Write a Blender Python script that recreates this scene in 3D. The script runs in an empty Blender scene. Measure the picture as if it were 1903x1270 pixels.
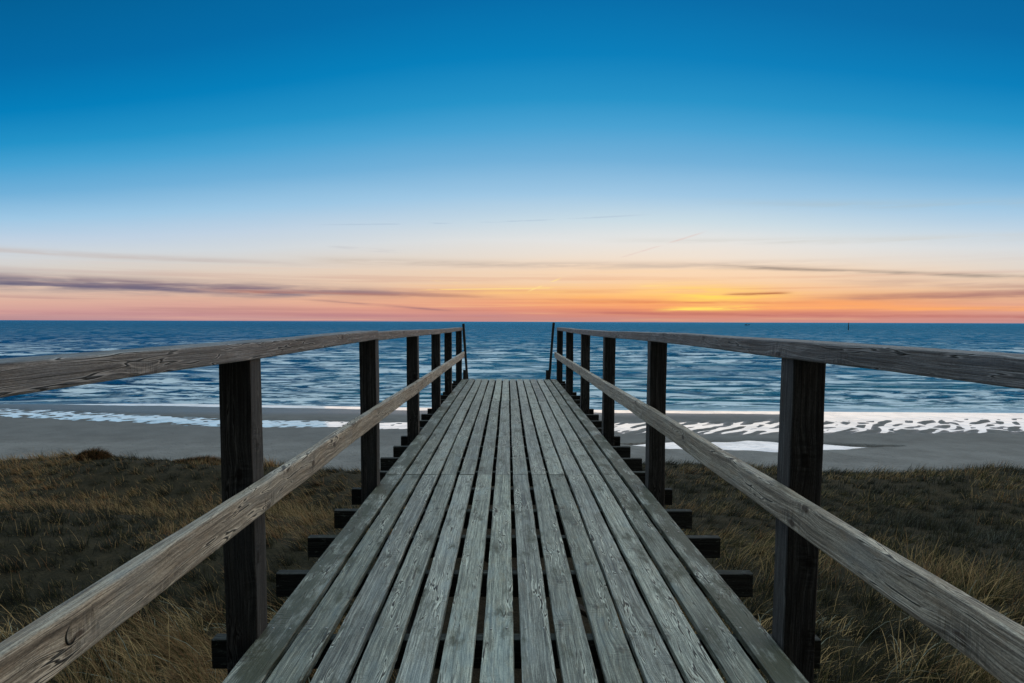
import bpy, math, random
import numpy as np
from mathutils import Vector, Matrix

random.seed(7)
rng = np.random.default_rng(11)
R = math.radians
scene = bpy.context.scene
COL = scene.collection
EYE = 1.2           # eye height above the deck (deck top is z = 0)
SEA = -8.8          # sea level

# ------------------------------------------------------------------ helpers
def lin(c):
    return tuple(((v/255)/12.92 if v/255 <= 0.04045 else ((v/255+0.055)/1.055)**2.4) for v in c[:3]) + (1.0,)

def tag(o, label=None, cat=None, group=None, kind=None):
    if label: o['label'] = label
    if cat: o['category'] = cat
    if group: o['group'] = group
    if kind: o['kind'] = kind
    return o

def empty(name, loc=(0, 0, 0)):
    o = bpy.data.objects.new(name, None)
    COL.objects.link(o)
    o.location = loc
    o.empty_display_size = 0.2
    return o

class MB:
    """collects geometry with uv (metres along / across the grain) and a random value per member"""
    def __init__(s):
        s.v = []; s.f = []; s.uv = []; s.rnd = []; s.mi = []; s.rr = []
    def build(s, name, mats, parent=None, smooth=False):
        me = bpy.data.meshes.new(name)
        me.from_pydata(s.v, [], s.f)
        uvl = me.uv_layers.new(name='UVMap')
        uvl.data.foreach_set('uv', np.array(s.uv, dtype=np.float32).ravel())
        a = me.attributes.new('rnd', 'FLOAT', 'POINT')
        a.data.foreach_set('value', np.array(s.rnd, dtype=np.float32))
        if not isinstance(mats, (list, tuple)): mats = [mats]
        for m in mats: me.materials.append(m)
        me.polygons.foreach_set('material_index', np.array(s.mi, dtype=np.int32))
        if smooth: me.polygons.foreach_set('use_smooth', [True]*len(me.polygons))
        me.update()
        o = bpy.data.objects.new(name, me)
        COL.objects.link(o)
        if parent: o.parent = parent
        return o
    def member(s, pts, w, h, up=(0, 0, 1), bev=0.004, wob=0.0015, rnd=None, uoff=None, rough_end=0.0, taper=None, mi=0, cup=0.0, roff=0.0):
        """squared timber following pts; w sideways, h along up; bevelled edges, slightly uneven faces"""
        if rnd is None: rnd = random.random()
        if uoff is None: uoff = random.uniform(0, 40)
        voff = random.uniform(0, 20)
        pts = [Vector(p) for p in pts]
        up = Vector(up).normalized()
        prof = []
        b = bev
        for (sx, sy) in ((-1, -1), (1, -1), (1, 1), (-1, 1)):
            cx, cy = sx*(w/2-b), sy*(h/2-b)
            a0 = {(-1, -1): math.pi, (1, -1): 1.5*math.pi, (1, 1): 0, (-1, 1): .5*math.pi}[(sx, sy)]
            for k in range(3):
                a = a0 + k*math.pi/4
                prof.append((cx+b*math.cos(a), cy+b*math.sin(a)))
        # extra vertices on the long faces for unevenness
        n = len(prof)
        per = [0.0]
        for i in range(n):
            p, q = prof[i], prof[(i+1) % n]
            per.append(per[-1]+math.hypot(p[0]-q[0], p[1]-q[1]))
        base = len(s.v)
        L = 0.0
        ph = [random.uniform(0, 6.28) for _ in range(8)]
        us = []
        for j, p in enumerate(pts):
            if j: L += (p-pts[j-1]).length
            us.append(L)
            if j == 0: d = pts[1]-p
            elif j == len(pts)-1: d = p-pts[j-1]
            else: d = pts[j+1]-pts[j-1]
            d.normalize()
            side = d.cross(up).normalized()
            u2 = side.cross(d).normalized()
            for i, (x, y) in enumerate(prof):
                sgx = 1 if x > 0 else -1
                sgy = 1 if y > 0 else -1
                k = (0 if sgx > 0 else 2)+(0 if sgy > 0 else 1)
                dx = wob*(math.sin(L*5.1+ph[k])+.6*math.sin(L*13.7+ph[k+4])+random.uniform(-.5, .5))
                dy = wob*.6*(math.sin(L*3.3+ph[(k+1) % 4+4])+random.uniform(-.3, .3))
                t = 1.0 if taper is None else taper[j]
                q = p+side*((x*t)+dx)+u2*(y*t+dy)
                s.v.append(tuple(q)); s.rnd.append(rnd)
        m = len(pts)
        for j in range(m-1):
            for i in range(n):
                a = base+j*n+i; b2 = base+j*n+(i+1) % n
                c = b2+n; d2 = a+n
                s.f.append((a, b2, c, d2)); s.mi.append(mi)
                s.uv += [(uoff+us[j], voff+per[i]), (uoff+us[j], voff+per[i+1]),
                         (uoff+us[j+1], voff+per[i+1]), (uoff+us[j+1], voff+per[i])]
        for j, rev in ((0, True), (m-1, False)):
            idx = [base+j*n+i for i in range(n)]
            if rev: idx = idx[::-1]
            s.f.append(tuple(idx)); s.mi.append(mi)
            for i in range(n):
                k = (n-1-i) if rev else i
                s.uv.append((uoff+prof[k][0]*.3, voff+prof[k][1]*3))
        return s
    def tube(s, pts, rads, n=10, mi=0, rnd=None, cap=True):
        if rnd is None: rnd = random.random()
        pts = [Vector(p) for p in pts]
        base = len(s.v); L = 0; us = []
        uo = random.uniform(0, 30); vo = random.uniform(0, 9)
        for j, p in enumerate(pts):
            if j: L += (p-pts[j-1]).length
            us.append(L)
            d = (pts[min(j+1, len(pts)-1)]-pts[max(j-1, 0)]).normalized()
            ref = Vector((1, 0, 0)) if abs(d.x) < .9 else Vector((0, 1, 0))
            a = d.cross(ref).normalized(); b = a.cross(d)
            for i in range(n):
                t = 2*math.pi*i/n
                s.v.append(tuple(p+a*math.cos(t)*rads[j]+b*math.sin(t)*rads[j])); s.rnd.append(rnd)
        for j in range(len(pts)-1):
            for i in range(n):
                a0 = base+j*n+i; b0 = base+j*n+(i+1) % n
                s.f.append((a0, b0, b0+n, a0+n)); s.mi.append(mi)
                w = 2*math.pi*max(rads)/n
                s.uv += [(uo+us[j], vo+i*w), (uo+us[j], vo+(i+1)*w), (uo+us[j+1], vo+(i+1)*w), (uo+us[j+1], vo+i*w)]
        if cap:
            for j, rev in ((0, True), (len(pts)-1, False)):
                idx = [base+j*n+i for i in range(n)]
                if rev: idx = idx[::-1]
                s.f.append(tuple(idx)); s.mi.append(mi); s.uv += [(0, 0)]*n
        return s
    def dome(s, c, r, hgt, n=8, mi=0):
        base = len(s.v)
        for (rr, zz) in ((1.0, 0.0), (0.75, .75)):
            for i in range(n):
                t = 2*math.pi*i/n
                s.v.append((c[0]+r*rr*math.cos(t), c[1]+r*rr*math.sin(t), c[2]+hgt*zz)); s.rnd.append(.5)
        s.v.append((c[0], c[1], c[2]+hgt)); s.rnd.append(.5)
        for i in range(n):
            a, b = base+i, base+(i+1) % n
            s.f.append((a, b, b+n, a+n)); s.mi.append(mi); s.uv += [(0, 0)]*4
            s.f.append((a+n, b+n, base+2*n)); s.mi.append(mi); s.uv += [(0, 0)]*3

def lerp_pts(a, b, step):
    a, b = Vector(a), Vector(b)
    n = max(1, int(math.ceil((b-a).length/step)))
    return [a.lerp(b, i/n) for i in range(n+1)]

# ---- numpy gradient noise
_P = rng.permutation(512).astype(np.int64)
_P = np.concatenate([_P, _P])
_G = rng.uniform(0, 2*np.pi, 512)
def perlin(x, y):
    x = np.asarray(x, float); y = np.asarray(y, float)
    xi = np.floor(x).astype(np.int64); yi = np.floor(y).astype(np.int64)
    xf = x-xi; yf = y-yi
    u = xf*xf*xf*(xf*(xf*6-15)+10); v = yf*yf*yf*(yf*(yf*6-15)+10)
    def g(ix, iy, dx, dy):
        h = _P[(_P[ix & 511]+iy) & 511]
        a = _G[h]
        return np.cos(a)*dx+np.sin(a)*dy
    n00 = g(xi, yi, xf, yf); n10 = g(xi+1, yi, xf-1, yf)
    n01 = g(xi, yi+1, xf, yf-1); n11 = g(xi+1, yi+1, xf-1, yf-1)
    return (n00*(1-u)+n10*u)*(1-v)+(n01*(1-u)+n11*u)*v*1.0
def fbm(x, y, o=4):
    s = 0; a = 1; t = 0
    for i in range(o):
        s = s+a*perlin(x*2**i+17.3*i, y*2**i-9.1*i); t += a; a *= .5
    return s/t*1.4
def sstep(a, b, x):
    t = np.clip((x-a)/(b-a), 0, 1)
    return t*t*(3-2*t)

def grid_mesh(name, X, Y, Z, mat, attrs=None, smooth=True):
    nr, nc = X.shape
    co = np.stack([X, Y, Z], -1).reshape(-1, 3).astype(np.float32)
    me = bpy.data.meshes.new(name)
    me.vertices.add(nr*nc)
    me.vertices.foreach_set('co', co.ravel())
    i = np.arange(nr*nc).reshape(nr, nc)
    q = np.stack([i[:-1, :-1], i[:-1, 1:], i[1:, 1:], i[1:, :-1]], -1).reshape(-1, 4)
    me.loops.add(q.size); me.loops.foreach_set('vertex_index', q.ravel().astype(np.int32))
    me.polygons.add(len(q))
    me.polygons.foreach_set('loop_start', (np.arange(len(q))*4).astype(np.int32))
    me.polygons.foreach_set('loop_total', np.full(len(q), 4, np.int32))
    me.polygons.foreach_set('use_smooth', np.ones(len(q), bool))
    me.update(calc_edges=True)
    me.materials.append(mat)
    if attrs:
        for k, v in attrs.items():
            a = me.attributes.new(k, 'FLOAT', 'POINT')
            a.data.foreach_set('value', v.ravel().astype(np.float32))
    o = bpy.data.objects.new(name, me)
    COL.objects.link(o)
    return o

# ------------------------------------------------------------------ node helpers
class NT:
    def __init__(s, tree):
        s.t = tree; s.n = tree.nodes; s.l = tree.links
    def new(s, kind, **kw):
        n = s.n.new(kind)
        for k, v in kw.items(): setattr(n, k, v)
        return n
    def put(s, sock, v):
        if isinstance(v, bpy.types.NodeSocket): s.l.new(v, sock)
        else: sock.default_value = v
    def m(s, op, a, b=0.0, c=0.0, clamp=False):
        n = s.new('ShaderNodeMath', operation=op, use_clamp=clamp)
        s.put(n.inputs[0], a); s.put(n.inputs[1], b); s.put(n.inputs[2], c)
        return n.outputs[0]
    def vec(s, x, y, z=0.0):
        n = s.new('ShaderNodeCombineXYZ')
        s.put(n.inputs[0], x); s.put(n.inputs[1], y); s.put(n.inputs[2], z)
        return n.outputs[0]
    def noise(s, v, scale=1.0, detail=2.0, rough=.5, dist=0.0, dim='3D', col=False):
        n = s.new('ShaderNodeTexNoise', noise_dimensions=dim)
        s.put(n.inputs['Vector'], v); n.inputs['Scale'].default_value = scale
        n.inputs['Detail'].default_value = detail; n.inputs['Roughness'].default_value = rough
        n.inputs['Distortion'].default_value = dist
        return n.outputs['Color'] if col else n.outputs['Fac']
    def ramp(s, f, stops, interp='LINEAR'):
        n = s.new('ShaderNodeValToRGB')
        cr = n.color_ramp; cr.interpolation = interp
        while len(cr.elements) > 1: cr.elements.remove(cr.elements[-1])
        cr.elements[0].position = stops[0][0]; cr.elements[0].color = stops[0][1]
        for p, c in stops[1:]:
            e = cr.elements.new(p); e.color = c
        s.put(n.inputs[0], f)
        return n.outputs[0]
    def mix(s, f, a, b, blend='MIX'):
        n = s.new('ShaderNodeMix', data_type='RGBA', blend_type=blend)
        s.put(n.inputs[0], f); s.put(n.inputs[6], a); s.put(n.inputs[7], b)
        return n.outputs[2]
    def mapr(s, v, a, b, c=0.0, d=1.0, smooth=True):
        n = s.new('ShaderNodeMapRange', interpolation_type='SMOOTHSTEP' if smooth else 'LINEAR')
        s.put(n.inputs[0], v)
        for i, x in enumerate((a, b, c, d)): s.put(n.inputs[i+1], x)
        return n.outputs[0]
    def bump(s, h, dist=.01, strength=1.0, normal=None):
        n = s.new('ShaderNodeBump')
        s.put(n.inputs['Height'], h); n.inputs['Distance'].default_value = dist
        n.inputs['Strength'].default_value = strength
        if normal is not None: s.l.new(normal, n.inputs['Normal'])
        return n.outputs[0]

def new_mat(name):
    m = bpy.data.materials.new(name); m.use_nodes = True
    nt = NT(m.node_tree)
    b = m.node_tree.nodes['Principled BSDF']
    return m, nt, b

def wood_material(name, dark, mid, light, moss=0.0, moss_col=(.040, .043, .018, 1), rough=.62, knots=1.0, bumpd=.0035, spec=.5, tintvar=.30):
    m, nt, b = new_mat(name)
    uv = nt.new('ShaderNodeUVMap', uv_map='UVMap').outputs[0]
    sp = nt.new('ShaderNodeSeparateXYZ'); nt.l.new(uv, sp.inputs[0])
    u, v = sp.outputs[0], sp.outputs[1]
    rnd = nt.new('ShaderNodeAttribute', attribute_name='rnd').outputs['Fac']
    rz = nt.m('MULTIPLY', rnd, 37.0)
    # knots: irregular cells along the timber
    vor = nt.new('ShaderNodeTexVoronoi', voronoi_dimensions='2D', feature='F1')
    nt.l.new(nt.vec(nt.m('MULTIPLY', u, 2.6), nt.m('MULTIPLY', v, 5.5)), vor.inputs['Vector'])
    vor.inputs['Scale'].default_value = 1.0
    kd = vor.outputs['Distance']
    kc = nt.new('ShaderNodeSeparateColor'); nt.l.new(vor.outputs['Color'], kc.inputs[0])
    kon = nt.m('GREATER_THAN', kc.outputs[0], 0.42)
    halo = nt.m('MULTIPLY', nt.mapr(kd, .38, .03), kon)
    core = nt.m('MULTIPLY', nt.mapr(kd, .085, .045), kon)
    # warp grain around knots + slow wander
    wander = nt.noise(nt.vec(nt.m('MULTIPLY', u, 1.7), nt.m('MULTIPLY', v, 5.0), rz), 1.0, 2.0)
    vw = nt.m('ADD', v, nt.m('MULTIPLY', nt.m('SUBTRACT', wander, .5), .016))
    vw = nt.m('ADD', vw, nt.m('MULTIPLY', halo, .012))
    g1 = nt.noise(nt.vec(nt.m('MULTIPLY', u, 1.3), nt.m('MULTIPLY', vw, 95.0), rz), 1.0, 3.0, .6)
    g2 = nt.noise(nt.vec(nt.m('MULTIPLY', u, 5.0), nt.m('MULTIPLY', vw, 420.0), rz), 1.0, 2.0, .6)
    g3 = nt.noise(nt.vec(nt.m('MULTIPLY', u, 2.2), nt.m('MULTIPLY', vw, 34.0), nt.m('ADD', rz, 5.0)), 1.0, 2.0, .5)
    ridge = nt.m('ABSOLUTE', nt.m('SUBTRACT', g3, .5))
    cmask = nt.mapr(nt.noise(nt.vec(nt.m('MULTIPLY', u, 1.1), nt.m('MULTIPLY', v, 9.0), nt.m('ADD', rz, 11.0)), 1.0, 1.0), .47, .6)
    crack = nt.m('MULTIPLY', nt.mapr(ridge, .016, .003), cmask)
    lightline = nt.m('MULTIPLY', nt.mapr(ridge, .05, .018), nt.m('MULTIPLY', cmask, nt.mapr(ridge, .012, .022)))
    patch = nt.noise(nt.vec(nt.m('MULTIPLY', u, 2.3), nt.m('MULTIPLY', v, 7.0), nt.m('ADD', rz, 3.0)), 1.0, 4.0, .62)
    blotch = nt.noise(nt.vec(nt.m('MULTIPLY', u, 9.0), nt.m('MULTIPLY', v, 26.0), nt.m('ADD', rz, 8.0)), 1.0, 4.0, .65)
    gg = nt.m('ADD', nt.m('MULTIPLY', g1, .55), nt.m('MULTIPLY', g2, .3))
    gg = nt.m('ADD', gg, nt.m('MULTIPLY', patch, .28))
    col = nt.ramp(gg, [(.42, dark), (.54, mid), (.68, light)])
    spk = nt.noise(nt.vec(nt.m('MULTIPLY', u, 110.0), nt.m('MULTIPLY', v, 330.0), rz), 1.0, 3.0, .7)
    fib = nt.noise(nt.vec(nt.m('MULTIPLY', u, 9.0), nt.m('MULTIPLY', vw, 240.0), nt.m('ADD', rz, 2.0)), 1.0, 2.0, .7)
    sf = nt.m('ADD', nt.m('MULTIPLY', nt.m('SUBTRACT', spk, .5), 2.3), nt.m('MULTIPLY', nt.m('SUBTRACT', fib, .5), 2.6))
    hs0 = nt.new('ShaderNodeHueSaturation'); nt.l.new(col, hs0.inputs['Color']); nt.l.new(nt.m('ADD', 1.0, sf), hs0.inputs['Value'])
    col = hs0.outputs[0]
    # colder and warmer weathering patches
    col = nt.mix(nt.m('MULTIPLY', nt.mapr(patch, .5, .68), .45), col, (mid[0]*.75, mid[1]*.95, mid[2]*1.2, 1))
    col = nt.mix(nt.m('MULTIPLY', nt.mapr(blotch, .5, .72), .4), col, (mid[0]*1.35, mid[1]*1.15, mid[2]*.95, 1))
    # per-plank tone
    tone = nt.m('ADD', 1.0-tintvar, nt.m('MULTIPLY', nt.m('FRACT', nt.m('MULTIPLY', rnd, .96)), 2*tintvar))
    hs = nt.new('ShaderNodeHueSaturation'); nt.l.new(col, hs.inputs['Color']); nt.l.new(tone, hs.inputs['Value'])
    rr2 = nt.m('FRACT', nt.m('MULTIPLY', rnd, 7.31))
    nt.l.new(nt.m('ADD', .7, nt.m('MULTIPLY', rr2, .6)), hs.inputs['Saturation'])
    col = hs.outputs[0]
    # transverse bruised marks at the knots
    wh = nt.m('MULTIPLY', halo, nt.mapr(nt.noise(nt.vec(nt.m('MULTIPLY', u, 60.0), nt.m('MULTIPLY', v, 12.0), rz), 1.0, 2.0), .45, .62))
    col = nt.mix(nt.m('MULTIPLY', wh, .6*knots), col, (dark[0]*.8, dark[1]*.9, dark[2], 1))
    col = nt.mix(nt.m('MULTIPLY', core, .85*knots), col, (dark[0]*.55, dark[1]*.42, dark[2]*.35, 1))
    col = nt.mix(nt.m('MULTIPLY', lightline, .75), col, tuple(min(1, c*1.7) for c in light[:3])+(1,))
    col = nt.mix(nt.m('MULTIPLY', crack, .9), col, (.012, .012, .012, 1))
    if moss > 0:
        mo = nt.noise(nt.vec(nt.m('MULTIPLY', u, 3.0), nt.m('MULTIPLY', v, 9.0), nt.m('ADD', rz, 21.0)), 1.0, 6.0, .7)
        edge = nt.mapr(rnd, .98, 1.3, 0, .24, smooth=False)
        mf = nt.mapr(nt.m('ADD', mo, nt.m('MULTIPLY', edge, .62)), .58-.1*moss, .74-.1*moss)
        col = nt.mix(nt.m('MULTIPLY', mf, .85), col, moss_col)
        lich = nt.mapr(nt.noise(nt.vec(nt.m('MULTIPLY', u, 14.0), nt.m('MULTIPLY', v, 40.0), rz), 1.0, 5.0, .75), .60, .66)
        col = nt.mix(nt.m('MULTIPLY', lich, .35), col, (.32, .36, .31, 1))
    nt.l.new(col, b.inputs['Base Color'])
    rg = nt.m('ADD', rough-.1, nt.m('MULTIPLY', g1, .25))
    nt.l.new(rg, b.inputs['Roughness'])
    b.inputs['Specular IOR Level'].default_value = spec
    h = nt.m('ADD', nt.m('MULTIPLY', g1, .8), nt.m('MULTIPLY', g2, .3))
    h = nt.m('SUBTRACT', h, nt.m('MULTIPLY', crack, 1.6))
    h = nt.m('ADD', h, nt.m('MULTIPLY', wh, .5))
    h = nt.m('SUBTRACT', h, nt.m('MULTIPLY', core, .5))
    h = nt.m('ADD', h, nt.m('MULTIPLY', blotch, .5))
    nt.l.new(nt.bump(h, bumpd, 1.0), b.inputs['Normal'])
    return m

M_deck = wood_material('weathered_deck_wood', (.065, .072, .062, 1), (.205, .218, .19, 1), (.42, .43, .375, 1), moss=.5, rough=.55, bumpd=.007, knots=.6)
M_rail = wood_material('weathered_rail_wood', (.10, .08, .06, 1), (.29, .25, .20, 1), (.52, .47, .39, 1), moss=.0, rough=.6, bumpd=.005, tintvar=.12)
M_hand = wood_material('dark_handrail_wood', (.032, .031, .031, 1), (.095, .091, .089, 1), (.23, .226, .224, 1), rough=.55, bumpd=.005, tintvar=.12)
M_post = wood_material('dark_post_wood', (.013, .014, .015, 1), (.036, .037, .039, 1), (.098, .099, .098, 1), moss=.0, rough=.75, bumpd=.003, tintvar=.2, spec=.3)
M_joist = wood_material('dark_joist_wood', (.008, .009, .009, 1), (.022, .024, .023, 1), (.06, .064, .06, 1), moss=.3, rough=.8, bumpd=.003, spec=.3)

M_nail, nt, b = new_mat('nail_steel')
b.inputs['Base Color'].default_value = (.42, .43, .42, 1); b.inputs['Metallic'].default_value = .8; b.inputs['Roughness'].default_value = .45

# ------------------------------------------------------------------ footbridge
DECK_L, DECK_R = -0.943, 1.023
bridge = empty('wooden_footbridge', (0.04, 0.0, -1.6))
tag(bridge, 'long weathered grey timber walkway with railings leading over the grassy dune towards the sea', 'footbridge')
BR = bridge
def P(o):      # keep world placement although the Empty sits at the base
    o.parent = BR
    o.matrix_parent_inverse = Matrix.Translation((-0.04, 0, 1.6))
    return o

posts_L = [0.1, 2.60, 5.08, 7.45, 9.87, 11.9, 14.55]
posts_R = [0.05, 2.53, 5.05, 7.48, 9.78, 12.25, 14.62]
joists = [.1, .65, 1.25, 1.95, 2.66, 3.38, 3.96, 4.53, 5.13, 5.72, 6.30, 6.90, 7.52, 8.12, 8.72, 9.32, 9.92, 10.5, 11.1, 11.75, 12.3, 12.9, 13.5, 14.05, 14.62]

deck = MB()
gaps = []
n_pl = 14
pitch = .1415
gw = [0.0225+random.uniform(-.004, .004) for _ in range(n_pl+1)]
gw[6] = .027; gw[7] = .020; gw[8] = .026; gw[5] = .027
segs = [(-.8, 5.49), (5.493, 10.68), (10.684, 14.78)]
for si, (y0, y1) in enumerate(segs):
    shift = random.uniform(-.003, .003)
    for i in range(n_pl):
        xl = DECK_L-.01+i*pitch+(gw[i]/2 if i else 0)+.002
        xr = DECK_L-.01+(i+1)*pitch-(gw[i+1]/2 if i < n_pl-1 else .012)
        xc = (xl+xr)/2+shift; w = xr-xl
        a, ph = random.uniform(.001, .0035), random.uniform(0, 6.28)
        ye = y1-random.uniform(0, .003)
        if si == 2: ye = y1+random.uniform(-.012, .012)
        n = int((ye-y0)/.09)
        zo = random.uniform(-.0015, .0015)
        tw = random.uniform(-.002, .002)
        pts = []
        for j in range(n+1):
            y = y0+(ye-y0)*j/n
            pts.append((xc+a*math.sin(y*1.1+ph)+tw*math.sin((y-y0)/(y1-y0)*math.pi), y, -.014+zo+.0012*math.sin(y*2.3+ph)))
        rv = random.random()*.95
        if i in (0, n_pl-1): rv = 1.3
        elif i in (1, n_pl-2): rv = 1.08
        deck.member(pts, w, .028, bev=.0035, wob=.0009, rnd=rv)
for jy in joists:
    for i in range(n_pl):
        x = DECK_L-.01+(i+.5)*pitch
        for s_ in (-1, 1):
            if random.random() < .12: continue
            deck.dome((x+s_*.032+random.uniform(-.006, .006), jy+.03+random.uniform(-.012, .012), .0005), .005, .0024, mi=1)
P(deck.build('deck', [M_deck, M_nail]))

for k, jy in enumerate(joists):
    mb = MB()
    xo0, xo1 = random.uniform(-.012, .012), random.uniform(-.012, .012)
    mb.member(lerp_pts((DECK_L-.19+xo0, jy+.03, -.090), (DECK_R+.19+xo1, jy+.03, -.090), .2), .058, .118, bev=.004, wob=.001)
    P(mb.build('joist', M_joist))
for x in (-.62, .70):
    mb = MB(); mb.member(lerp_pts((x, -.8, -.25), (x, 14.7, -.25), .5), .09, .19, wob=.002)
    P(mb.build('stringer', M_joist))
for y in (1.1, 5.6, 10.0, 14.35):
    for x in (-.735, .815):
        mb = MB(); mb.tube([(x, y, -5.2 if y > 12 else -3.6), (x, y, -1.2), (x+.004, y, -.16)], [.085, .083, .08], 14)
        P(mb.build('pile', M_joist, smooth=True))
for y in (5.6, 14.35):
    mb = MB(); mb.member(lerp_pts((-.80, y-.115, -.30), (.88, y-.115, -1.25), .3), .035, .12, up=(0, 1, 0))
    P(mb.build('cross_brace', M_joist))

def railtop(side, y):
    if side < 0: return float(np.interp(y, [-1, 2.6, 5.0, 7.4, 10, 14.7], [1.118, 1.122, 1.131, 1.110, 1.094, 1.077]))
    return float(np.interp(y, [-1, 2.6, 5.0, 7.4, 10, 14.7], [1.136, 1.134, 1.126, 1.108, 1.092, 1.086]))
RT = .064
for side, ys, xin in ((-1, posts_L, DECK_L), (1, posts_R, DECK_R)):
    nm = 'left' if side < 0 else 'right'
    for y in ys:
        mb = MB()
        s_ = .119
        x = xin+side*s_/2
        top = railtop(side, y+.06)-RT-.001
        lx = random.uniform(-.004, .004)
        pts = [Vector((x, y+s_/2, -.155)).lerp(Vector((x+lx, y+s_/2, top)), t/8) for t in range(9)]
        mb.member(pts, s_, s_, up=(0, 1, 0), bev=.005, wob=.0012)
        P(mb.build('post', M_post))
    # handrail lengths butted on the posts
    cuts = [-1.0, 5.145, 10.0, 14.78] if side < 0 else [-1.0, 5.06, 9.86, 14.72]
    for a, b_ in zip(cuts[:-1], cuts[1:]):
        mb = MB()
        n = int((b_-a)/.15)
        ph = random.uniform(0, 6)
        hw_ = .122
        xs = xin+side*(hw_/2-.008)
        pts = []
        for j in range(n+1):
            y = a+.003+(b_-a-.006)*j/n
            z = railtop(side, y)-RT/2+.0025*math.sin(y*1.3+ph)*min(1, abs(y)/5)
            if a > 5: z -= .003
            pts.append((xs+.003*math.sin(y*1.1+ph), y, z))
        mb.member(pts, hw_, RT, bev=.006, wob=.0016)
        P(mb.build('handrail', M_hand))
    # middle rail fixed on the inner face of the posts
    cuts = [-1.0, 7.50, 14.80] if side < 0 else [-1.0, 5.10, 14.74]
    for a, b_ in zip(cuts[:-1], cuts[1:]):
        mb = MB()
        n = int((b_-a)/.15); ph = random.uniform(0, 6)
        pts = []
        for j in range(n+1):
            y = a+.002+(b_-a-.004)*j/n
            z = float(np.interp(y, [-1, 5, 14.8], [.552, .546, .512]))+.002*math.sin(y*1.2+ph)
            pts.append((xin-side*.0245, y, z))
        mb.member(pts, .045, .112, bev=.007, wob=.0015)
        ob = P(mb.build('middle_rail', M_rail))
        if side < 0 and a < 0:
            mb = MB(); n = 18; cy, cz, xf = 1.415, .556, DECK_L+.0475
            ringp = [(xf+.0012, cy+.017*math.cos(math.pi*.55+t*1.3*math.pi/n), cz+.019*math.sin(math.pi*.55+t*1.3*math.pi/n)) for t in range(n+1)]
            mb.tube(ringp, [.0004+.0020*math.sin(math.pi*t/n) for t in range(n+1)], 6, cap=False)
            P(mb.build('knot', M_joist)).parent = ob
# leaning stair rail poles at the far end
for (xb, xt, zt, xs) in ((-.838, -.922, 1.152, -.893), (.868, .962, 1.182, .835)):
    mb = MB()
    mb.member([Vector((xb, 14.83, -.12)).lerp(Vector((xt, 14.80, zt)), t/8) for t in range(9)], .05, .055, up=(0, 1, 0), bev=.008, wob=.002)
    pole = P(mb.build('stair_pole', M_post))
    mb = MB()
    mb.member([(xs+(-.002), 14.735, -.1), (xs, 14.735, .09), (xs, 14.735, .19)], .066, .06, up=(0, 1, 0), bev=.01, wob=.001)
    st = mb.build('pole_block', M_post); st.parent = pole
# header beam closing the deck end
mb = MB(); mb.member(lerp_pts((DECK_L-.05, 14.83, -.13), (DECK_R+.05, 14.83, -.13), .3), .04, .19, wob=.001)
P(mb.build('end_board', M_joist))

# ------------------------------------------------------------------ terrain
def dune_z(X, Y):
    """dune surface"""
    z = -1.55-.070*np.clip(Y-3, -8, 99)
    z = z+.22*fbm(X*.16+3.1, Y*.16+1.7, 3)+.16*fbm(X*.45, Y*.45+9, 3)
    # ridges and hollows on the left
    left = sstep(-1.0, -5.0, X)
    z = z+left*.40*np.sin((Y*.85+X*.28+.8))*sstep(5, 9, Y)*.6
    z = z-left*.35*np.exp(-((Y-15.3-(X+8)*.1)/1.5)**2)
    right = sstep(1.5, 5.0, X)
    z = z+right*.10*np.sin(Y*.7+X*.2)
    z = z-.22*sstep(12, 19, Y)+.02*left
    # seaward face
    edge = 19.6+1.2*fbm(X*.13, X*0+4.2, 2)
    face = np.clip(Y-edge, 0, 99)
    z = z-.62*np.maximum(face-.6, 0)-.25*np.minimum(face, .6)
    return z

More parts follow.
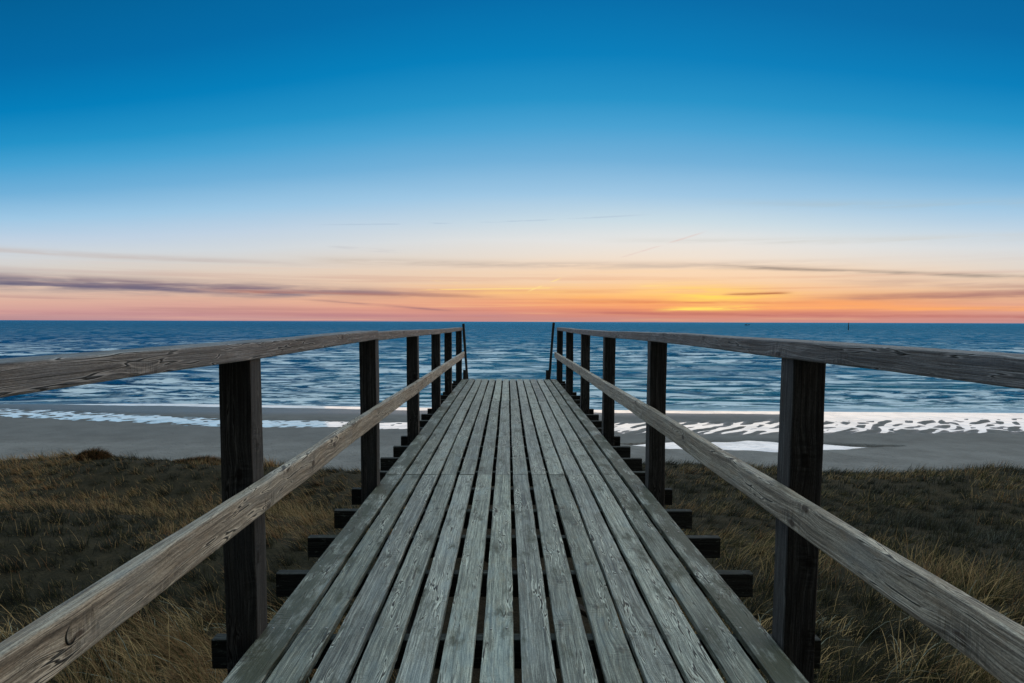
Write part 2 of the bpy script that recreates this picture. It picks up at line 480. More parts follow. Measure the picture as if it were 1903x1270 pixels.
Xc = [-60, -54, -27, -10, 10, 26, 40, 60]
def beach_z(X, Y):
    shore = np.interp(X, [-75, -53, -34, -15, 15, 55, 75], [86, 84.4, 82.4, 80.2, 77.6, 76.0, 75.5])
    base = SEA+.13*np.clip((shore-Y)/6.0, -8, 1.0)
    base = base+.010*np.clip(62-Y, 0, 40)*sstep(0, 8, 62-Y)+.0016*np.clip(46-Y, 0, 30)**2
    c = np.interp(X, Xc, [77.0, 76.2, 69.0, 67.4, 66.6, 66.8, 68.0, 69.0])
    hw = np.interp(X, Xc, [3.9, 3.9, 2.9, 2.8, 4.6, 5.2, 5.9, 6.2])
    c = c+.5*fbm(X*.12, X*0+2.2, 2)
    t = (Y-c)/hw
    dip = np.exp(-(np.abs(t)**3))*.20*np.interp(X, [-75, -50, -30, -10, 10, 70], [.85, .9, 1., 1., .9, .85])
    wx = 1.2*fbm(X*.22+5, Y*.11, 3); wy = fbm(X*.35, Y*.3+8, 3)
    rip = np.sin(2*np.pi*(X-.30*Y+wx*1.1)/1.5+1.6*wy)
    r2 = fbm(X*.9+1.5*wy, Y*.33, 3)
    leftm = sstep(6, 0, X)
    n1 = perlin((X-.8*Y+.8*wx)/1.4, Y/7.5+.25*wy); n2 = perlin((X-.7*Y+.5*wx)/2.6+7, Y/3.0+3)
    sx = np.sin(2*np.pi*(X-.8*Y+1.3*wx)/1.9)
    ch = .34*(np.minimum(np.abs(n1)*.6+.14*(1+sx), 1.3*np.abs(n2)+.10)-.135)+.012*r2
    r = (1-leftm)*ch+leftm*(.20*fbm(X*.7-.25*Y+2, Y*1.1, 4)+.02*rip+.0)
    z = base-dip+(r+.02)*np.exp(-(np.abs(t)/1.05)**4)
    # link of the runnel with the swash on the right
    lk = np.exp(-((X-38-1.9*(Y-73))/7.0)**2)*sstep(70, 73, Y)
    z = z-.10*lk
    # second pool
    hw2 = np.interp(X, [9.2, 11, 15, 22, 27, 32], [0.01, .8, 1.6, 1.7, .8, .01])+.25*fbm(X*.5, X*0, 2)+.7*fbm(X*.22+3, X*0+5, 2)*(X > 12)*(X < 27)
    c2 = 56.4-.03*(X-18)
    z = z-.42*np.exp(-(((Y-c2)/np.maximum(hw2*1.35, .02))**4))*(X > 9.2)*(X < 32)
    z = z-.14*np.clip(Y-shore-1.0, 0, 14)
    z = z+.006*fbm(X*.9, Y*.9, 3)+.012*fbm(X*.13, Y*.13, 2)
    return z

# sand material
M_sand, nt, b = new_mat('damp_sand')
tc = nt.new('ShaderNodeTexCoord').outputs['Object']
s1 = nt.noise(tc, .35, 4, .6); s2 = nt.noise(tc, 6.0, 5, .7); s3 = nt.noise(tc, 60.0, 2, .6)
col = nt.ramp(s1, [(.35, (.17, .17, .17, 1)), (.62, (.25, .25, .25, 1))])
wet = nt.new('ShaderNodeAttribute', attribute_name='wet').outputs['Fac']
col = nt.mix(nt.m('MULTIPLY', s2, .5), col, (.14, .125, .11, 1))
col = nt.mix(nt.m('MULTIPLY', wet, .75), col, (.085, .084, .084, 1))
mp = nt.new('ShaderNodeMapping'); nt.l.new(tc, mp.inputs[0]); mp.inputs['Scale'].default_value = (.5, 2.2, 1)
col = nt.mix(nt.m('MULTIPLY', nt.mapr(nt.noise(mp.outputs[0], 1.0, 6, .75), .62, .70), .65), col, (.05, .045, .035, 1))
nt.l.new(col, b.inputs['Base Color'])
nt.l.new(nt.mapr(wet, .5, 1, .95, .38), b.inputs['Roughness'])
b.inputs['Specular IOR Level'].default_value = .25
foot = nt.noise(tc, 3.2, 4, .7)
vf = nt.new('ShaderNodeTexVoronoi', feature='F1'); nt.l.new(tc, vf.inputs['Vector']); vf.inputs['Scale'].default_value = 1.6
foot = nt.m('ADD', foot, nt.m('MULTIPLY', nt.mapr(vf.outputs['Distance'], .05, .3), .5))
hh = nt.m('ADD', nt.m('MULTIPLY', nt.m('MULTIPLY', foot, nt.m('SUBTRACT', 1.0, wet)), 1.0), nt.m('MULTIPLY', s2, .25))
nt.l.new(nt.bump(hh, .16, 1.0), b.inputs['Normal'])

ys = np.concatenate([np.linspace(24, 50, 105)[:-1], np.linspace(50, 86, 250), np.linspace(86.5, 130, 40)])
ts = np.concatenate([-np.geomspace(5, 1.004, 90)[:-1], np.linspace(-1, 1, 760), np.geomspace(1.004, 5, 90)[1:]])
Yg, Tg = np.meshgrid(ys, ts, indexing='ij')
Xg = Tg*78
Zg = beach_z(Xg, Yg)
wetv = .65*sstep(52, 62, Yg+2.5*fbm(Xg*.07, Yg*.3, 3))+.35*np.maximum(sstep(.07, .0, Zg-SEA), sstep(72, 78, Yg))
beach = grid_mesh('beach', Xg, Yg, Zg, M_sand, {'wet': wetv})
tag(beach, kind='structure')

# far flank of the beach left and right plus ground behind the camera: one large ground sheet under all
M_dune, nt, b = new_mat('dune_litter')
tc = nt.new('ShaderNodeTexCoord').outputs['Object']
n1 = nt.noise(tc, 3.0, 5, .65); n2 = nt.noise(tc, 22.0, 4, .7)
col = nt.ramp(n1, [(.35, (.018, .018, .011, 1)), (.55, (.045, .036, .022, 1)), (.72, (.085, .066, .038, 1))])
nt.l.new(nt.mix(.4, col, nt.ramp(n2, [(.3, (.012, .012, .008, 1)), (.7, (.08, .065, .04, 1))])), b.inputs['Base Color'])
b.inputs['Roughness'].default_value = .95; b.inputs['Specular IOR Level'].default_value = .1
nt.l.new(nt.bump(n2, .05, 1.0), b.inputs['Normal'])
ys = np.concatenate([np.linspace(-30, 0, 40)[:-1], np.linspace(0, 24, 240)[:-1], np.linspace(24, 34, 40)])
xs = np.concatenate([-np.geomspace(390, 22.2, 130)[:-1], np.linspace(-22, 22, 380)[:-1], np.geomspace(22.2, 390, 130)])
Yg, Xg = np.meshgrid(ys, xs, indexing='ij')
dune = grid_mesh('dune', Xg, Yg, dune_z(Xg, Yg), M_dune)
tag(dune, kind='structure')

# seabed / ground sheet reaching far out below everything
gx = np.array([[-40000, 40000], [-40000, 40000]], float); gy = np.array([[-40000, -40000], [60000, 60000]], float)
M_bed, nt, b = new_mat('dark_sea_bed')
b.inputs['Base Color'].default_value = (.03, .035, .035, 1); b.inputs['Roughness'].default_value = 1
bed = grid_mesh('ground', gx, gy, np.full_like(gx, SEA-3.0), M_bed)
tag(bed, kind='structure')

# ------------------------------------------------------------------ sea
def sea_h(X, Y):
    near = sstep(81, 93, Y)
    far = 1/(1+(Y/900)**2)
    wp = fbm(X*.018, Y*.012, 2)*9
    h = 0
    A = sstep(-.1, .5, fbm(X*.011+7, Y*.035, 3))
    ph = 2*np.pi*(Y*1.0+.06*X+wp)/27.0
    c = np.sin(ph); h = h+.62*A*(np.sign(c)*np.abs(c)**.8)*near
    B = sstep(-.25, .35, fbm(X*.03+1, Y*.09+5, 3))
    h = h+.26*B*np.sin(2*np.pi*(Y-.10*X+wp*.7+2*fbm(X*.06, Y*.09, 2))/11.0)*near
    h = h+.10*fbm(X*.045, Y*.24, 4)*near
    h = h+.055*fbm(X*.18+3, Y*.62, 3)*sstep(83, 90, Y)
    return h*far+.004*fbm(X*.2, Y*.8, 2)*sstep(78, 84, Y)
inv = np.linspace(1/74.5, 1/2500, 620)
ys = np.concatenate([1/inv, [3000, 4000, 6000, 10000, 18000, 40000]])
ts = np.concatenate([-np.geomspace(9, 1.16, 90)[:-1], np.linspace(-1.15, 1.15, 900), np.geomspace(1.16, 9, 90)[1:]])
Yg, Tg = np.meshgrid(ys, ts, indexing='ij')
Xg = Tg*Yg
Zg = SEA+np.where(Yg < 2500, sea_h(Xg, Yg), 0)
foam = np.zeros_like(Xg)
M_sea, nt, b = new_mat('sea_water')
geo = nt.new('ShaderNodeNewGeometry').outputs['Position']
sp = nt.new('ShaderNodeSeparateXYZ'); nt.l.new(geo, sp.inputs[0])
px, py = sp.outputs[0], sp.outputs[1]
w1 = nt.noise(nt.vec(nt.m('MULTIPLY', px, .16), nt.m('MULTIPLY', py, .5)), 1.0, 4, .6)
w2 = nt.noise(nt.vec(nt.m('MULTIPLY', px, .7), nt.m('MULTIPLY', py, 1.6)), 1.0, 3, .6)
w3 = nt.noise(nt.vec(nt.m('MULTIPLY', px, .025), nt.m('MULTIPLY', py, .07)), 1.0, 5, .6)
deep = nt.mapr(py, 84, 200)
calm = nt.mapr(py, 77, 90)
h = nt.m('ADD', nt.m('MULTIPLY', w1, .8), nt.m('MULTIPLY', w2, .18))
h = nt.m('MULTIPLY', h, calm)
h = nt.m('ADD', h, nt.m('MULTIPLY', w3, nt.mapr(py, 200, 900, 0, 4.0)))
bmp = nt.bump(h, 1.3, 1.0)
nt.n.remove(b)
rgh = nt.m('ADD', nt.mapr(py, 80, 140, .05, .20), nt.mapr(py, 150, 700, 0, .2))
body = nt.new('ShaderNodeBsdfDiffuse'); body.inputs[0].default_value = (.002, .036, .068, 1)
glo = nt.new('ShaderNodeBsdfGlossy'); glo.inputs[0].default_value = (.06, .38, .64, 1)
nt.l.new(rgh, glo.inputs['Roughness']); nt.l.new(bmp, glo.inputs['Normal'])
fr = nt.new('ShaderNodeFresnel'); fr.inputs[0].default_value = 1.34; nt.l.new(bmp, fr.inputs['Normal'])
b = nt.new('ShaderNodeMixShader'); nt.l.new(fr.outputs[0], b.inputs[0])
nt.l.new(body.outputs[0], b.inputs[1]); nt.l.new(glo.outputs[0], b.inputs[2])
# soft foam smeared by the surf
fA = nt.noise(nt.vec(nt.m('MULTIPLY', px, .17), nt.m('MULTIPLY', py, .38), 1.0), 1.0, 8, .68, .4)
fB_ = nt.noise(nt.vec(nt.m('MULTIPLY', px, .11), nt.m('MULTIPLY', py, .15), 4.0), 1.0, 8, .68, .4)
fC = nt.noise(nt.vec(nt.m('MULTIPLY', px, .11), nt.m('MULTIPLY', py, .06), 9.0), 1.0, 6, .68, .3)
tA = nt.mapr(py, 95, 165); tB = nt.mapr(py, 190, 420)
fo = nt.m('ADD', nt.m('MULTIPLY', fA, nt.m('SUBTRACT', 1.0, tA)), nt.m('MULTIPLY', fB_, tA))
fo = nt.m('ADD', nt.m('MULTIPLY', fo, nt.m('SUBTRACT', 1.0, tB)), nt.m('MULTIPLY', fC, tB))
amt = nt.m('ADD', nt.mapr(py, 430, 120, .0, .86), nt.mapr(py, 1500, 300, .10, .22))
big = nt.mapr(nt.noise(nt.vec(nt.m('MULTIPLY', px, .012), nt.m('MULTIPLY', py, .05), 2.0), 1.0, 3, .5, .3), .34, .56, .3, 1.15)
ff = nt.m('MULTIPLY', nt.m('MULTIPLY', nt.mapr(fo, .445, .585), amt), big, clamp=True)
wob = nt.noise(nt.vec(nt.m('MULTIPLY', px, .022), nt.m('MULTIPLY', py, .016), 6.0), 1.0, 3, .5)
lnp = nt.m('MULTIPLY', nt.m('LOGARITHM', py, 2.718), 9.0)
ph = nt.m('ADD', nt.m('MULTIPLY', lnp, 6.283), nt.m('MULTIPLY', wob, 11.0))
sw = nt.m('SINE', ph)
seg = nt.mapr(nt.noise(nt.vec(nt.m('MULTIPLY', px, .02), nt.m('MULTIPLY', py, .03), 13.0), 1.0, 3, .55), .46, .58)
trough = nt.m('MULTIPLY', nt.m('MULTIPLY', nt.mapr(sw, .45, .9), seg), nt.mapr(py, 420, 200))
crest = nt.m('MULTIPLY', nt.m('MULTIPLY', nt.mapr(nt.m('SINE', nt.m('ADD', ph, 1.35)), .86, .99), seg), nt.mapr(py, 330, 160, 0, .6))
ff = nt.m('MULTIPLY', ff, nt.m('SUBTRACT', 1.0, nt.m('MULTIPLY', trough, .93)))
ff = nt.m('ADD', ff, crest, clamp=True)
nf = nt.m('MULTIPLY', nt.mapr(nt.m('ADD', nt.m('MULTIPLY', fA, 10.0), py), 92, 84), .85)
nf = nt.m('MULTIPLY', nf, nt.mapr(nt.noise(nt.vec(nt.m('MULTIPLY', px, .25), nt.m('MULTIPLY', py, 1.3), 3.0), 1.0, 6, .7), .38, .6, .35, 1.0))
ff = nt.m('MAXIMUM', ff, nf)
mixn = nt.new('ShaderNodeMixShader')
dif = nt.new('ShaderNodeBsdfDiffuse'); dif.inputs[0].default_value = (.56, .66, .74, 1)
nt.l.new(ff, mixn.inputs[0]); nt.l.new(b.outputs[0], mixn.inputs[1]); nt.l.new(dif.outputs[0], mixn.inputs[2])
out = [n for n in nt.n if n.type == 'OUTPUT_MATERIAL'][0]
nt.l.new(mixn.outputs[0], out.inputs['Surface'])
sea = grid_mesh('sea', Xg, Yg, Zg, M_sea)
tag(sea, kind='structure')

# thin film of smooth water left in the runnels and the swash
M_pool, nt, b = new_mat('still_shallow_water')
b.inputs['Base Color'].default_value = (.80, .77, .74, 1)
b.inputs['Roughness'].default_value = .05; b.inputs['Metallic'].default_value = 1.0
tc = nt.new('ShaderNodeTexCoord').outputs['Object']
nt.l.new(nt.bump(nt.noise(tc, 1.2, 4, .6), .02, .5), b.inputs['Normal'])
nt.l.new(nt.ramp(nt.noise(tc, .5, 5, .65), [(.38, (.52, .50, .48, 1)), (.56, (.88, .82, .76, 1))]), b.inputs['Base Color'])
xs = np.concatenate([[-390], np.linspace(-78, 78, 60), [390]]); ys = np.linspace(50, 83.2, 20)
Yg, Xg = np.meshgrid(ys, xs, indexing='ij')
shoreg = np.interp(Xg, [-75, -53, -34, -15, 15, 55, 75], [86, 84.4, 82.4, 80.2, 77.6, 76.0, 75.5])
Yp = 50+(Yg-50)/(33.2)*(shoreg+2.0-50)
pool = grid_mesh('tidal_pool', Xg, Yp, np.full_like(Xg, SEA+.008), M_pool)
tag(pool, kind='structure')

# ------------------------------------------------------------------ grass
def build_blades(name, px, py, pz, hgt, wid, az, bend, col, mat, segs=4):
    n = len(px)
    t = np.linspace(0, 1, segs+1)[None, :]
    dx, dy = np.cos(az)[:, None], np.sin(az)[:, None]
    ang0 = (rng.uniform(.15, .95, n))[:, None]
    th = ang0+bend[:, None]*t                     # angle from vertical
    ds = hgt[:, None]/segs
    sx = np.cumsum(np.concatenate([np.zeros((n, 1)), (np.sin(th[:, 1:])*ds)], 1), 1)
    sz = np.cumsum(np.concatenate([np.zeros((n, 1)), (np.cos(th[:, 1:])*ds)], 1), 1)
    cx = px[:, None]+sx*dx; cy = py[:, None]+sx*dy; cz = pz[:, None]+sz
    fa = az+rng.uniform(-.9, .9, n)
    wx, wy = -np.sin(fa)[:, None], np.cos(fa)[:, None]
    w = wid[:, None]*(1-t**1.6*.9)*.5
    L = np.stack([cx-wx*w, cy-wy*w, cz], -1); Rr = np.stack([cx+wx*w, cy+wy*w, cz], -1)
    co = np.stack([L, Rr], 2).reshape(n*(segs+1)*2, 3)
    base = (np.arange(n)*(segs+1)*2)[:, None]
    j = (np.arange(segs)*2)[None, :]
    q = np.stack([base+j, base+j+1, base+j+3, base+j+2], -1).reshape(-1, 4)
    me = bpy.data.meshes.new(name)
    me.vertices.add(len(co)); me.vertices.foreach_set('co', co.astype(np.float32).ravel())
    me.loops.add(q.size); me.loops.foreach_set('vertex_index', q.ravel().astype(np.int32))
    me.polygons.add(len(q)); me.polygons.foreach_set('loop_start', (np.arange(len(q))*4).astype(np.int32))
    me.polygons.foreach_set('loop_total', np.full(len(q), 4, np.int32))
    me.update(calc_edges=True)
    a = me.color_attributes.new('tint', 'FLOAT_COLOR', 'POINT')
    cc = np.repeat(np.concatenate([col, np.ones((n, 1))], 1), (segs+1)*2, 0)
    a.data.foreach_set('color', cc.astype(np.float32).ravel())
    me.materials.append(mat)
    o = bpy.data.objects.new(name, me); COL.objects.link(o)
    return o

M_grass, nt, b = new_mat('dry_marram_grass')
at = nt.new('ShaderNodeAttribute', attribute_name='tint').outputs['Color']
nt.l.new(at, b.inputs['Base Color']); b.inputs['Roughness'].default_value = .7
b.inputs['Specular IOR Level'].default_value = .12
tr = nt.new('ShaderNodeBsdfTranslucent'); nt.l.new(at, tr.inputs[0])
mx = nt.new('ShaderNodeMixShader'); mx.inputs[0].default_value = .3
nt.l.new(b.outputs[0], mx.inputs[1]); nt.l.new(tr.outputs[0], mx.inputs[2])
out = [n for n in nt.n if n.type == 'OUTPUT_MATERIAL'][0]
nt.l.new(mx.outputs[0], out.inputs['Surface'])

STRAW = np.array([.40, .27, .125]); RUST = np.array([.29, .148, .066]); OLIVE = np.array([.058, .054, .018])
DARK = np.array([.013, .014, .009]); GREY = np.array([.22, .23, .18])
def veg(x, y):
    """0 = dark low heath, 1 = straw grass"""
    a = fbm(x*.30+1.3, y*.42+2.1, 4)
    b_ = fbm(x*.9+4, y*.9, 2)
    return np.clip(.46+2.6*a+.5*b_, 0, 1)
def scatter(n, y0, y1, spread=.80):
    y = np.sqrt(rng.uniform(y0**2, y1**2, n))
    x = rng.uniform(-1, 1, n)*(spread*y+1.0)
    return x, y
def grass_field(n, y0, y1, wmul, hmul, clump=.35):
    x, y = scatter(n, y0, y1)
    # gather into tufts
    cell = clump
    ix, iy = np.floor(x/cell), np.floor(y/cell)
    h1 = np.modf(np.abs(np.sin(ix*12.9898+iy*78.233)*43758.5453))[0]
    h2 = np.modf(np.abs(np.sin(ix*39.346+iy*11.135)*24634.6345))[0]
    tx, ty = (ix+.2+.6*h1)*cell, (iy+.2+.6*h2)*cell
    k = rng.uniform(.0, .9, n)
    x2, y2 = x+(tx-x)*k, y+(ty-y)*k
    v = veg(x2, y2)
    left = x2 < 0
    wnd = np.where(left, R(155), R(30))+1.0*fbm(x2*.35, y2*.35, 2)+rng.normal(0, .45, n)
    lush = .55+.35*v+.55*h1**2
    hgt = hmul*lush*rng.uniform(.45, 1.15, n)
    wid = wmul*rng.uniform(.7, 1.4, n)
    bend = rng.uniform(.5, 2.0, n)
    pick = rng.random(n)
    hue = np.clip(.5+1.6*fbm(x2*.5+20, y2*.6-5, 3), 0, 1)
    hue = np.clip(hue+np.where(left, .28, -.12), 0, 1)
    warm = np.where((rng.random(n) < hue)[:, None], RUST, np.where(left, 1, 0)[:, None]*STRAW*.8+np.where(left, 0, 1)[:, None]*OLIVE*1.7)
    base = np.where((pick < .38)[:, None], STRAW, np.where((pick < .74)[:, None], warm, OLIVE*1.2))
    drk = np.where((rng.random(n) < .55)[:, None], DARK, OLIVE*.6)
    drk = np.where(((~left) & (rng.random(n) < .16*sstep(.2, .8, hue)+.04))[:, None], GREY*.5, drk)
    m = (rng.random(n) < (v**1.2*.82+.10-(~left)*.34*sstep(6, 11, y2)))[:, None]
    col = np.where(m, base, drk)*rng.uniform(.55, 1.15, n)[:, None]
    z = dune_z(x2, y2)-.03
    keep = ~((np.abs(x2-.04) < .98) & (y2 < 15.5))
    return [a[keep] for a in (x2, y2, z, hgt, wid, wnd, bend, col)]
feat = grass_field(5200, 2.8, 7.5, .0065, .6, .9)
feat[7] = np.where((rng.random(len(feat[0])) < .75)[:, None], STRAW*1.35, GREY*1.6)*rng.uniform(.6, 1.1, len(feat[0]))[:, None]
feat[6] = rng.uniform(1.0, 2.6, len(feat[0]))
parts = [feat, grass_field(110000, 2.6, 8.0, .0042, .48, .45), grass_field(110000, 8.0, 14.5, .0065, .36, .5), grass_field(110000, 14.5, 21.5, .009, .34, .6)]
cat = [np.concatenate(c) for c in zip(*parts)]
g = build_blades('dune_grass', *cat, M_grass)
tag(g, 'dry brown and olive marram grass covering the dune on both sides of the walkway', 'grass', kind='stuff')

# two tussocks standing up from the dune edge on the left
def tussock(name, cx, cy, rx, ry, hh, n, label):
    a = rng.uniform(0, 2*np.pi, n); r = np.sqrt(rng.random(n))
    x = cx+rx*r*np.cos(a); y = cy+ry*r*np.sin(a)
    hgt = hh*(1.05-.6*r**2)*rng.uniform(.6, 1.1, n)
    z = dune_z(x, y)-.03+.55*hh*(1-r**2)
    az = rng.normal(R(10), .8, n); bend = rng.uniform(.3, 1.5, n)
    col = np.where((rng.random(n) < .45)[:, None], RUST*.9, np.where((rng.random(n) < .5)[:, None], DARK, OLIVE*.7))*rng.uniform(.6, 1.2, n)[:, None]
    root = build_blades(name, x-cx, y-cy, z-float(dune_z(cx, cy)), hgt, np.full(n, .012), az, bend, col, M_grass)
    root.location = (cx, cy, float(dune_z(cx, cy)))
    tag(root, label, 'grass tussock', 'tussocks on the dune edge')
    return root
tussock('grass_tussock', -11.4, 19.3, .55, .35, .24, 2600, 'small dark grass tussock rising alone from the left dune edge against the sand')
tussock('grass_tussock', -8.2, 19.0, .9, .5, .20, 3200, 'broad low dark grass tussock on the dune edge just left of the nearest left post')

# ------------------------------------------------------------------ far things on the water
M_dk, nt, b = new_mat('dark_painted_steel')
b.inputs['Base Color'].default_value = (.03, .035, .045, 1); b.inputs['Roughness'].default_value = .6
M_cab, nt, b = new_mat('grey_cabin_paint')
b.inputs['Base Color'].default_value = (.22, .24, .27, 1); b.inputs['Roughness'].default_value = .6
def at(pxx, D): return (pxx-943)*D/1316
D = 930.0
beacon = empty('sea_beacon', (at(1577, D), D, SEA))
tag(beacon, 'tall thin dark marker pole standing alone in the sea far off to the right', 'beacon')
mb = MB(); mb.tube([(0, 0, -2), (0, 0, 6.6), (0, 0, 9.0)], [.62, .52, .4], 12); o = mb.build('pile', M_dk, beacon, True)
mb = MB(); mb.tube([(0, 0, 5.8), (0, 0, 6.1)], [1.0, 1.0], 14); mb.build('platform', M_dk, beacon)
mb = MB(); mb.tube([(0, 0, 8.9), (0, 0, 9.1), (0, 0, 9.9)], [.75, .75, .1], 12); mb.build('topmark', M_dk, beacon)
D = 2450.0
boat = empty('fishing_boat', (at(1388, D), D, SEA))
tag(boat, 'tiny dark fishing boat low on the water near the horizon under the sunset glow', 'boat')
me = bpy.data.meshes.new('hull')
vs = []; fs = []
st = [(-9, .4, 2.2), (-7.5, 2.2, 1.9), (-2, 2.6, 1.6), (4, 2.3, 2.0), (8, 1.2, 2.9), (9.6, .1, 3.4)]
for (x, w, top) in st: vs += [(x, -w, top), (x*.95, -w*.6, -.6), (x*.95, w*.6, -.6), (x, w, top)]
for i in range(len(st)-1):
    for k in range(4):
        a, b2 = i*4+k, i*4+(k+1) % 4
        fs.append((a, b2, b2+4, a+4))
fs += [(3, 2, 1, 0), (20, 21, 22, 23)]
me.from_pydata(vs, [], fs); me.materials.append(M_dk)
hull = bpy.data.objects.new('hull', me); COL.objects.link(hull); hull.parent = boat
mb = MB(); mb.member([(-6, 0, 3.0), (-2, 0, 3.0)], 3.0, 2.6, bev=.15, wob=0); mb.build('wheelhouse', M_cab, boat)
mb = MB(); mb.tube([(1, 0, 1.5), (1, 0, 7.5)], [.16, .1], 8); mb.tube([(1, 0, 4), (5.5, 0, 6.4)], [.1, .07], 6); mb.build('mast', M_dk, boat)

# ------------------------------------------------------------------ sky
world = bpy.data.worlds.new('World'); scene.world = world; world.use_nodes = True
nt = NT(world.node_tree)
bg = world.node_tree.nodes['Background']
gen = nt.new('ShaderNodeTexCoord').outputs['Generated']
nv = nt.new('ShaderNodeVectorMath', operation='NORMALIZE'); nt.l.new(gen, nv.inputs[0])
sp = nt.new('ShaderNodeSeparateXYZ'); nt.l.new(nv.outputs[0], sp.inputs[0])
dx, dy, dz = sp.outputs
DEG = 57.29578
az = nt.m('MULTIPLY', nt.m('ARCTAN2', dx, dy), DEG)
el = nt.m('MULTIPLY', nt.m('ARCSINE', dz), DEG)
SUN_AZ = 15.5
da = nt.m('MULTIPLY', nt.m('MINIMUM', nt.m('ABSOLUTE', nt.m('SUBTRACT', az, 4.0)), 60.0), 1/38.0)
ee = nt.m('MULTIPLY', el, nt.m('ADD', 1.0, nt.m('MULTIPLY', nt.m('MULTIPLY', da, da), .50)))
warpn = nt.noise(nt.vec(nt.m('MULTIPLY', az, .05), nt.m('MULTIPLY', el, .45)), 1.0, 4, .55)
ee2 = nt.m('ADD', ee, nt.m('MULTIPLY', nt.m('SUBTRACT', warpn, .5), nt.mapr(el, 9, 2, .4, 1.3)))
pos = nt.m('DIVIDE', nt.m('MAXIMUM', ee2, 0.0), 45.0, clamp=True)
hi = [(10, (158, 199, 228)), (12.5, (112, 176, 217)), (15, (70, 161, 210)), (17, (34, 146, 200)), (20, (0, 127, 187)),
      (24, (0, 108, 168)), (30, (0, 95, 149)), (38, (0, 80, 126)), (45, (0, 70, 110))]
B_ = [(0, (196, 140, 134)), (.6, (218, 140, 120)), (1.3, (243, 157, 110)), (2.2, (251, 187, 122)), (3.2, (246, 208, 170)),
      (4.2, (246, 217, 188)), (5.2, (237, 224, 210)), (6.5, (228, 228, 226)), (8, (200, 219, 229))]+hi
A_ = [(0, (188, 146, 150)), (1, (210, 160, 154)), (2, (220, 176, 160)), (3, (224, 195, 176)), (4.2, (221, 204, 190)),
      (5.2, (214, 208, 202)), (6.5, (206, 213, 219)), (8, (190, 208, 226))]+hi
cA = nt.ramp(pos, [(e/45, lin(c)) for e, c in A_])
cB = nt.ramp(pos, [(e/45, lin(c)) for e, c in B_])
ab = nt.m('MULTIPLY', nt.m('SUBTRACT', az, 13.0), 1/24.0)
fB = nt.m('EXPONENT', nt.m('MULTIPLY', nt.m('MULTIPLY', ab, ab), -1.0))
sky = nt.mix(fB, cA, cB)
def streak(sky, a0, a1, e0, e1, th, colr, fac, soft=3.0, nz=.25, rag=.6, seed=0.0):
    t = nt.m('DIVIDE', nt.m('SUBTRACT', az, a0), a1-a0)
    line = nt.m('ADD', e0, nt.m('MULTIPLY', t, e1-e0))
    n = nt.noise(nt.vec(nt.m('MULTIPLY', az, .16), nt.m('MULTIPLY', el, 2.4), seed), 1.0, 4, .6)
    d = nt.m('DIVIDE', nt.m('ADD', nt.m('SUBTRACT', el, line), nt.m('MULTIPLY', nt.m('SUBTRACT', n, .5), nz)), th)
    g_ = nt.m('EXPONENT', nt.m('MULTIPLY', nt.m('MULTIPLY', d, d), -1.0))
    w = nt.m('MULTIPLY', nt.mapr(az, a0-soft, a0+soft), nt.mapr(az, a1+soft, a1-soft))
    rg = nt.mapr(n, .5-rag*.5, .5+rag*.35)
    f = nt.m('MULTIPLY', nt.m('MULTIPLY', nt.m('MULTIPLY', g_, w), rg), fac, clamp=True)
    return nt.mix(f, sky, lin(colr))
# horizon bands of thin cloud
bn = nt.noise(nt.vec(nt.m('MULTIPLY', az, .035), nt.m('MULTIPLY', el, 1.9), 4.0), 1.0, 5, .62)
lowm = nt.mapr(el, 5.2, 1.5)
sky = nt.mix(nt.m('MULTIPLY', nt.m('MULTIPLY', nt.mapr(bn, .48, .66), lowm), .42), sky, nt.mix(fB, lin((172, 128, 132)), lin((205, 118, 92))))
sky = nt.mix(nt.m('MULTIPLY', nt.m('MULTIPLY', nt.mapr(bn, .47, .30), lowm), .5), sky, nt.mix(fB, lin((232, 176, 160)), lin((255, 210, 130))))
sky = streak(sky, -50, -13, 2.75, 2.25, .55, (116, 110, 130), 1.0, 6, .30, .5, 1)
sky = streak(sky, -50, -18, 2.35, 2.3, .22, (104, 100, 124), 1.0, 5, .12, .3, 1.2)
sky = streak(sky, -34, -6, 2.75, 2.1, .28, (140, 118, 128), .8, 5, .3, .3, 1.5)
sky = streak(sky, -22, -2, 2.2, 2.0, .16, (176, 122, 112), .9, 3, .2, .5, 2)
sky = streak(sky, -15, -5, 1.6, .9, .09, (150, 110, 118), .7, 2, .1, .4, 2.5)
sky = streak(sky, -14, 24, 4.7, 4.3, .28, (196, 180, 168), .75, 5, .25, .5, 3)
sky = streak(sky, 17, 40, 4.3, 2.75, .15, (140, 128, 122), .8, 4, .15, .4, 4)
sky = streak(sky, 24, 44, 1.7, 2.1, .35, (160, 112, 112), .8, 4, .3, .6, 5)
sky = streak(sky, 6, 40, .75, .35, .16, (178, 104, 100), .8, 4, .15, .6, 6)
sky = streak(sky, -40, 2, .5, .45, .14, (184, 130, 138), .6, 6, .15, .6, 6.5)
sky = streak(sky, 11, 42, 1.15, .9, .16, (255, 176, 104), .8, 3, .15, .4, 7)
sky = streak(sky, 12.5, 19, 2.25, 2.0, .70, (255, 216, 104), 1.25, 5, .4, .4, 8)
sky = streak(sky, 4, 12, 1.9, 1.6, .5, (252, 178, 100), .7, 5, .4, .4, 8.2)
sky = streak(sky, 20, 30, 1.5, 1.3, .4, (252, 168, 104), .8, 5, .4, .4, 8.3)
sky = streak(sky, 18, 44, 9.0, 7.2, .3, (170, 192, 204), .5, 6, .5, .6, 20)
sky = streak(sky, 10, 44, 6.4, 5.4, .22, (205, 205, 200), .6, 6, .4, .6, 21)
sky = streak(sky, -44, -16, 4.6, 4.4, .2, (196, 184, 180), .7, 6, .3, .6, 22)
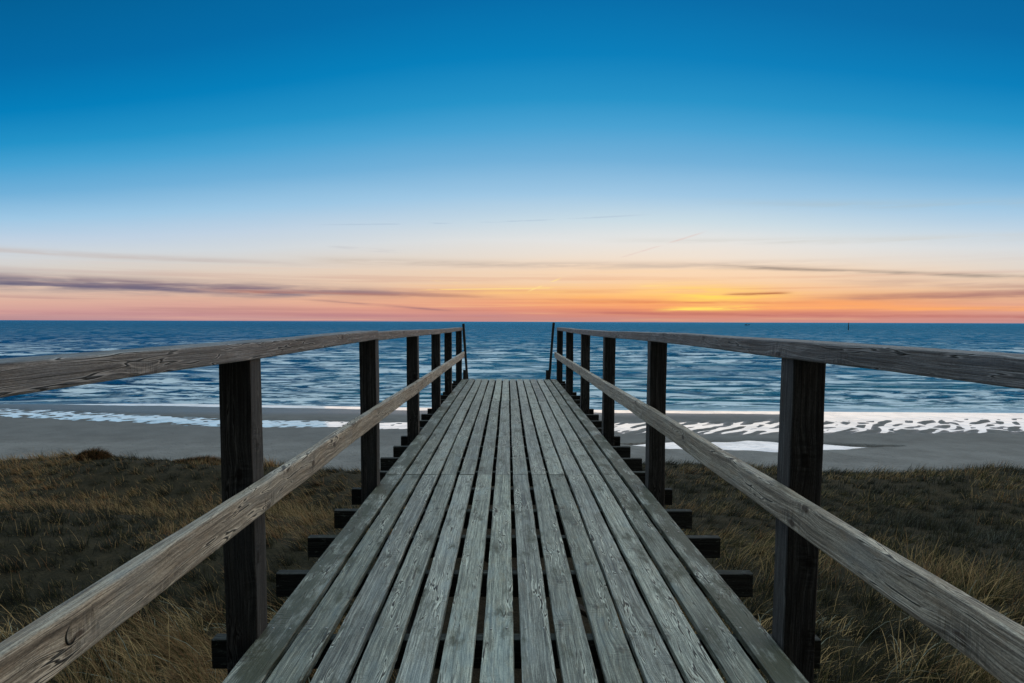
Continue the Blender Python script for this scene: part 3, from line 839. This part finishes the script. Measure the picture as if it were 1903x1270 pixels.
sky = streak(sky, 26, 44, 3.0, 2.0, .3, (176, 140, 132), .6, 6, .3, .6, 23)
sky = streak(sky, 8, 22, 1.55, 1.5, .10, (222, 130, 92), .9, 4, .2, .3, 8.5)
sky = streak(sky, 12.6, 19.5, .98, 1.15, .16, (255, 224, 108), 1.0, 1.5, .1, .2, 9)
sky = streak(sky, -3, 14, 2.35, 2.3, .30, (255, 206, 130), .6, 4, .3, .5, 10)
sky = streak(sky, 17.2, 21.4, 2.1, 2.2, .11, (186, 118, 82), 1.0, .8, .06, .2, 11)
sky = streak(sky, -10, 12, 2.45, 2.85, .045, (255, 222, 140), .8, 2, .02, .1, 12)
sky = streak(sky, 1.7, 4.2, 2.45, 3.45, .05, (255, 226, 150), .8, .3, .02, .1, 13)
sky = streak(sky, -7, 1.7, 3.3, 2.6, .05, (255, 222, 140), .5, 1, .02, .1, 13.5)
sky = streak(sky, -14, 10, 7.4, 8.3, .05, (176, 196, 214), .7, 2, .02, .1, 14)
sky = streak(sky, 7.9, 15, 4.75, 6.8, .06, (222, 196, 190), .6, .8, .02, .3, 15)
sky = streak(sky, -13.5, -9, 5.7, 5.5, .10, (178, 178, 186), .6, 1, .08, .3, 16)
# the dusk sky is dark on the landward side, away from the afterglow
back = nt.mapr(nt.m('ADD', dy, nt.m('MULTIPLY', dz, .45)), -.15, .40, .03, 1.0)
hig = nt.mapr(el, 30, 62, 1.0, 1.0)
sky = nt.mix(nt.mapr(el, 30, 66), sky, (1.34, 1.72, 1.84, 1))   # bright overhead fill added above the view to light deck and grass
bgcol = nt.mix(1.0, sky, nt.vec(nt.m('MULTIPLY', back, hig), nt.m('MULTIPLY', back, hig), nt.m('MULTIPLY', back, hig)), 'MULTIPLY')
# physical low-sun sky adds its share
nish = nt.new('ShaderNodeTexSky', sky_type='NISHITA'); nish.sun_disc = False
nish.sun_elevation = R(2.0); nish.sun_rotation = R(SUN_AZ)
add = nt.mix(1.0, bgcol, nt.mix(1.0, nish.outputs[0], (.0012, .0012, .0012, 1), 'MULTIPLY'), 'ADD')
# unseen warm glow added right of the view to light the rails, fainter left
def side_fill(c, a0, w, e0, h_, colr):
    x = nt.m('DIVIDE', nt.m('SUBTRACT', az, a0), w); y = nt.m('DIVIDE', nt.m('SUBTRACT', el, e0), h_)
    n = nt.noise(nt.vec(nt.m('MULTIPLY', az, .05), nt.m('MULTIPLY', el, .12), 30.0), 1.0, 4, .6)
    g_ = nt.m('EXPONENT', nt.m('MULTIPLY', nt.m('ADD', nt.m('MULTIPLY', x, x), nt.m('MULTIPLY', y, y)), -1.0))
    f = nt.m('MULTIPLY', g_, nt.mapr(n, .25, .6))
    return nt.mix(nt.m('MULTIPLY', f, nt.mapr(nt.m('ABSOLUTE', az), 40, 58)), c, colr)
add = side_fill(add, 82, 26, 20, 17, (3.1, 2.35, 1.65, 1))
add = side_fill(add, -80, 24, 20, 15, (.85, .75, .78, 1))
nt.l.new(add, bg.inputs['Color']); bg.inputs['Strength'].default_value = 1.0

sd = bpy.data.lights.new('sun', 'SUN'); sd.energy = .30; sd.angle = R(60); sd.color = (1.0, .66, .42)
so = bpy.data.objects.new('sun', sd); COL.objects.link(so)
d = Vector((math.sin(R(SUN_AZ))*math.cos(R(4)), math.cos(R(SUN_AZ))*math.cos(R(4)), math.sin(R(4))))
so.rotation_euler = d.to_track_quat('Z', 'Y').to_euler()

# ------------------------------------------------------------------ camera
cd = bpy.data.cameras.new('camera'); cam = bpy.data.objects.new('camera', cd); COL.objects.link(cam)
cd.sensor_width = 36; cd.lens = 36*1316/1903
cd.shift_y = 63/1903; cd.clip_start = .05; cd.clip_end = 100000
rot = Matrix.Rotation(R(-.37), 4, 'Z') @ Matrix.Rotation(R(90-4.35), 4, 'X') @ Matrix.Rotation(R(.18), 4, 'Z')
cam.matrix_world = Matrix.Translation((0, 0, EYE)) @ rot
scene.camera = cam
vs_ = scene.view_settings
vs_.view_transform = 'Standard'; vs_.look = 'None'; vs_.exposure = 0; vs_.gamma = 1
scene.render.resolution_x = 1024; scene.render.resolution_y = 683
